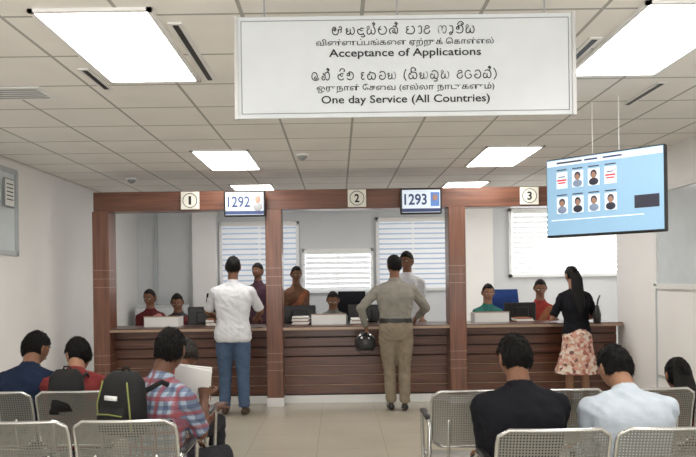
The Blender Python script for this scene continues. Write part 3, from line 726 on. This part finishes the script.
# handbag
b=B(); b.loft([((0,0,0),(1,0,0),(0,1,0),.12,.04,3),((0,0,.1),(1,0,0),(0,1,0),.125,.045,3),((0,0,.2),(1,0,0),(0,1,0),.09,.02,3)],BLACK)
b.tube([(-.08,0,.19),(-.07,-.01,.26),(0,-.03,.31),(.07,-.01,.26),(.08,0,.19)],.009,BLACK,seg=8)
b.obj('handbag',loc=(2.93,7.93,.94),rz=1.2,smooth=True)
for x in (-2.15,-.12,1.86):
    b=B(); b.box((0,0,.008),(.42,.26,.016),WHITE); b.box((0,-.125,.06),(.42,.012,.12),WHITE,bev=.003)
    for sx in (-1,1): b.box((sx*.205,0,.06),(.012,.26,.12),WHITE,bev=.003)
    b.box((0,-.125,.125),(.43,.02,.012),STRIP)
    for i in range(3): b.box((.01*i,.0,.03+i*.02),(.3,.2,.012),PAPER,rot=Matrix.Rotation(.05*i,3,'Z'))
    b.obj('document_tray',loc=(x,8.62,CT))
def monitor(x,y,z,rz=0,m=BLACK):
    b=B(); b.box((0,0,.27),(.42,.03,.27),m,bev=.01); b.box((0,.017,.27),(.39,.003,.24),SCR); b.box((0,-.03,.27),(.2,.04,.15),m,bev=.01)
    b.tube([(0,-.03,.22),(0,-.03,.01)],.018,m); b.loft([((0,-.02,0),(1,0,0),(0,1,0),.10,.07,2),((0,-.02,.012),(1,0,0),(0,1,0),.09,.06,2)],m)
    b.obj('computer_monitor',loc=(x,y,z),rz=rz)
for x,rz in ((-1.72,.2),(.33,-.2),(2.33,.1),(-.5,.2)): monitor(x,8.99,.745,rz)
for x,h in ((-1.5,.09),(.25,.07),(-.46,.10),(2.25,.05)):
    b=B()
    for i in range(int(h/.01)): b.box((noise.noise((i*1.3,x,0))*.02,0,.005+i*.01),(.20,.28,.009),PAPER if i%4 else co)
    b.obj('paper_stack',loc=(x,8.58,CT))
def ochair(x,y,m,rz=math.pi):
    b=B(); b.loft([((0,-.22,.62),(1,0,0),(0,1,0),.19,.03,3),((0,-.25,.85),(1,0,0),(0,1,0),.23,.035,3),((0,-.27,1.08),(1,0,0),(0,1,0),.22,.035,3),((0,-.28,1.30),(1,0,0),(0,1,0),.20,.025,3)],m,28)
    b.box((0,0,.46),(.46,.44,.07),m,bev=.02); b.tube([(0,0,.43),(0,0,.1)],.025,BLACK)
    b.tube([(0,-.1,.44),(0,-.25,.5),(0,-.26,.7)],.02,BLACK)
    for k in range(5):
        a_=k*2*math.pi/5; b.tube([(0,0,.10),(.28*math.cos(a_),.28*math.sin(a_),.06)],.018,BLACK,seg=8); b.ell((.28*math.cos(a_),.28*math.sin(a_),.03),(.025,.025,.03),BLACK,seg=10,rg=8)
    b.obj('office_chair',loc=(x,y,0),rz=rz,smooth=True)
cbl=cloth('chair_blue',(.015,.035,.13))
ochair(2.42,9.95,cbl); ochair(.2,10.1,cb); ochair(-1.75,10.1,cb)
b=B(); b.box((0,0,.73),(3.4,.6,.04),LGREY)
for sx in (-1.68,0,1.68): b.box((sx,0,.36),(.04,.58,.70),LGREY)
b.obj('office_desk',loc=(0,11.4,0))
for x in (-1.2,-.5,.9): 
    b=B(); b.box((0,0,.12),(.34,.3,.24),LGREY if x<0 else WHITE,bev=.01); b.box((0,-.155,.14),(.26,.01,.05),BLACK); b.box((0,0,.25),(.28,.24,.02),GREY)
    b.obj('desktop_printer',loc=(x,11.4,.75))
b=B(); b.box((0,0,.55),(.80,.42,1.1),LGREY,bev=.008)
for z in (.2,.55,.9): b.box((0,-.215,z),(.74,.012,.30),WALLB,bev=.004); b.box((0,-.228,z+.08),(.12,.015,.02),GREY)
b.obj('filing_cabinet',loc=(-2.9,11.55,0))

# ---------------------------------------------------------------- light / camera
wd=bpy.data.worlds.new('world'); sc.world=wd; wd.use_nodes=True
bg=wd.node_tree.nodes['Background']; bg.inputs[0].default_value=(1,.985,.96,1); bg.inputs[1].default_value=2.8
cam=bpy.data.cameras.new('camera'); co_=bpy.data.objects.new('camera',cam); sc.collection.objects.link(co_); sc.camera=co_
r=math.radians(.8); c,s=math.cos(r),math.sin(r)
M=Matrix(((c,s,0,0),(0,0,-1,0),(-s,c,0,1.47),(0,0,0,1)))
co_.matrix_world=M
cam.sensor_width=36; cam.lens=36.2; cam.shift_x=10/696; cam.shift_y=51.5/696; cam.clip_start=.05
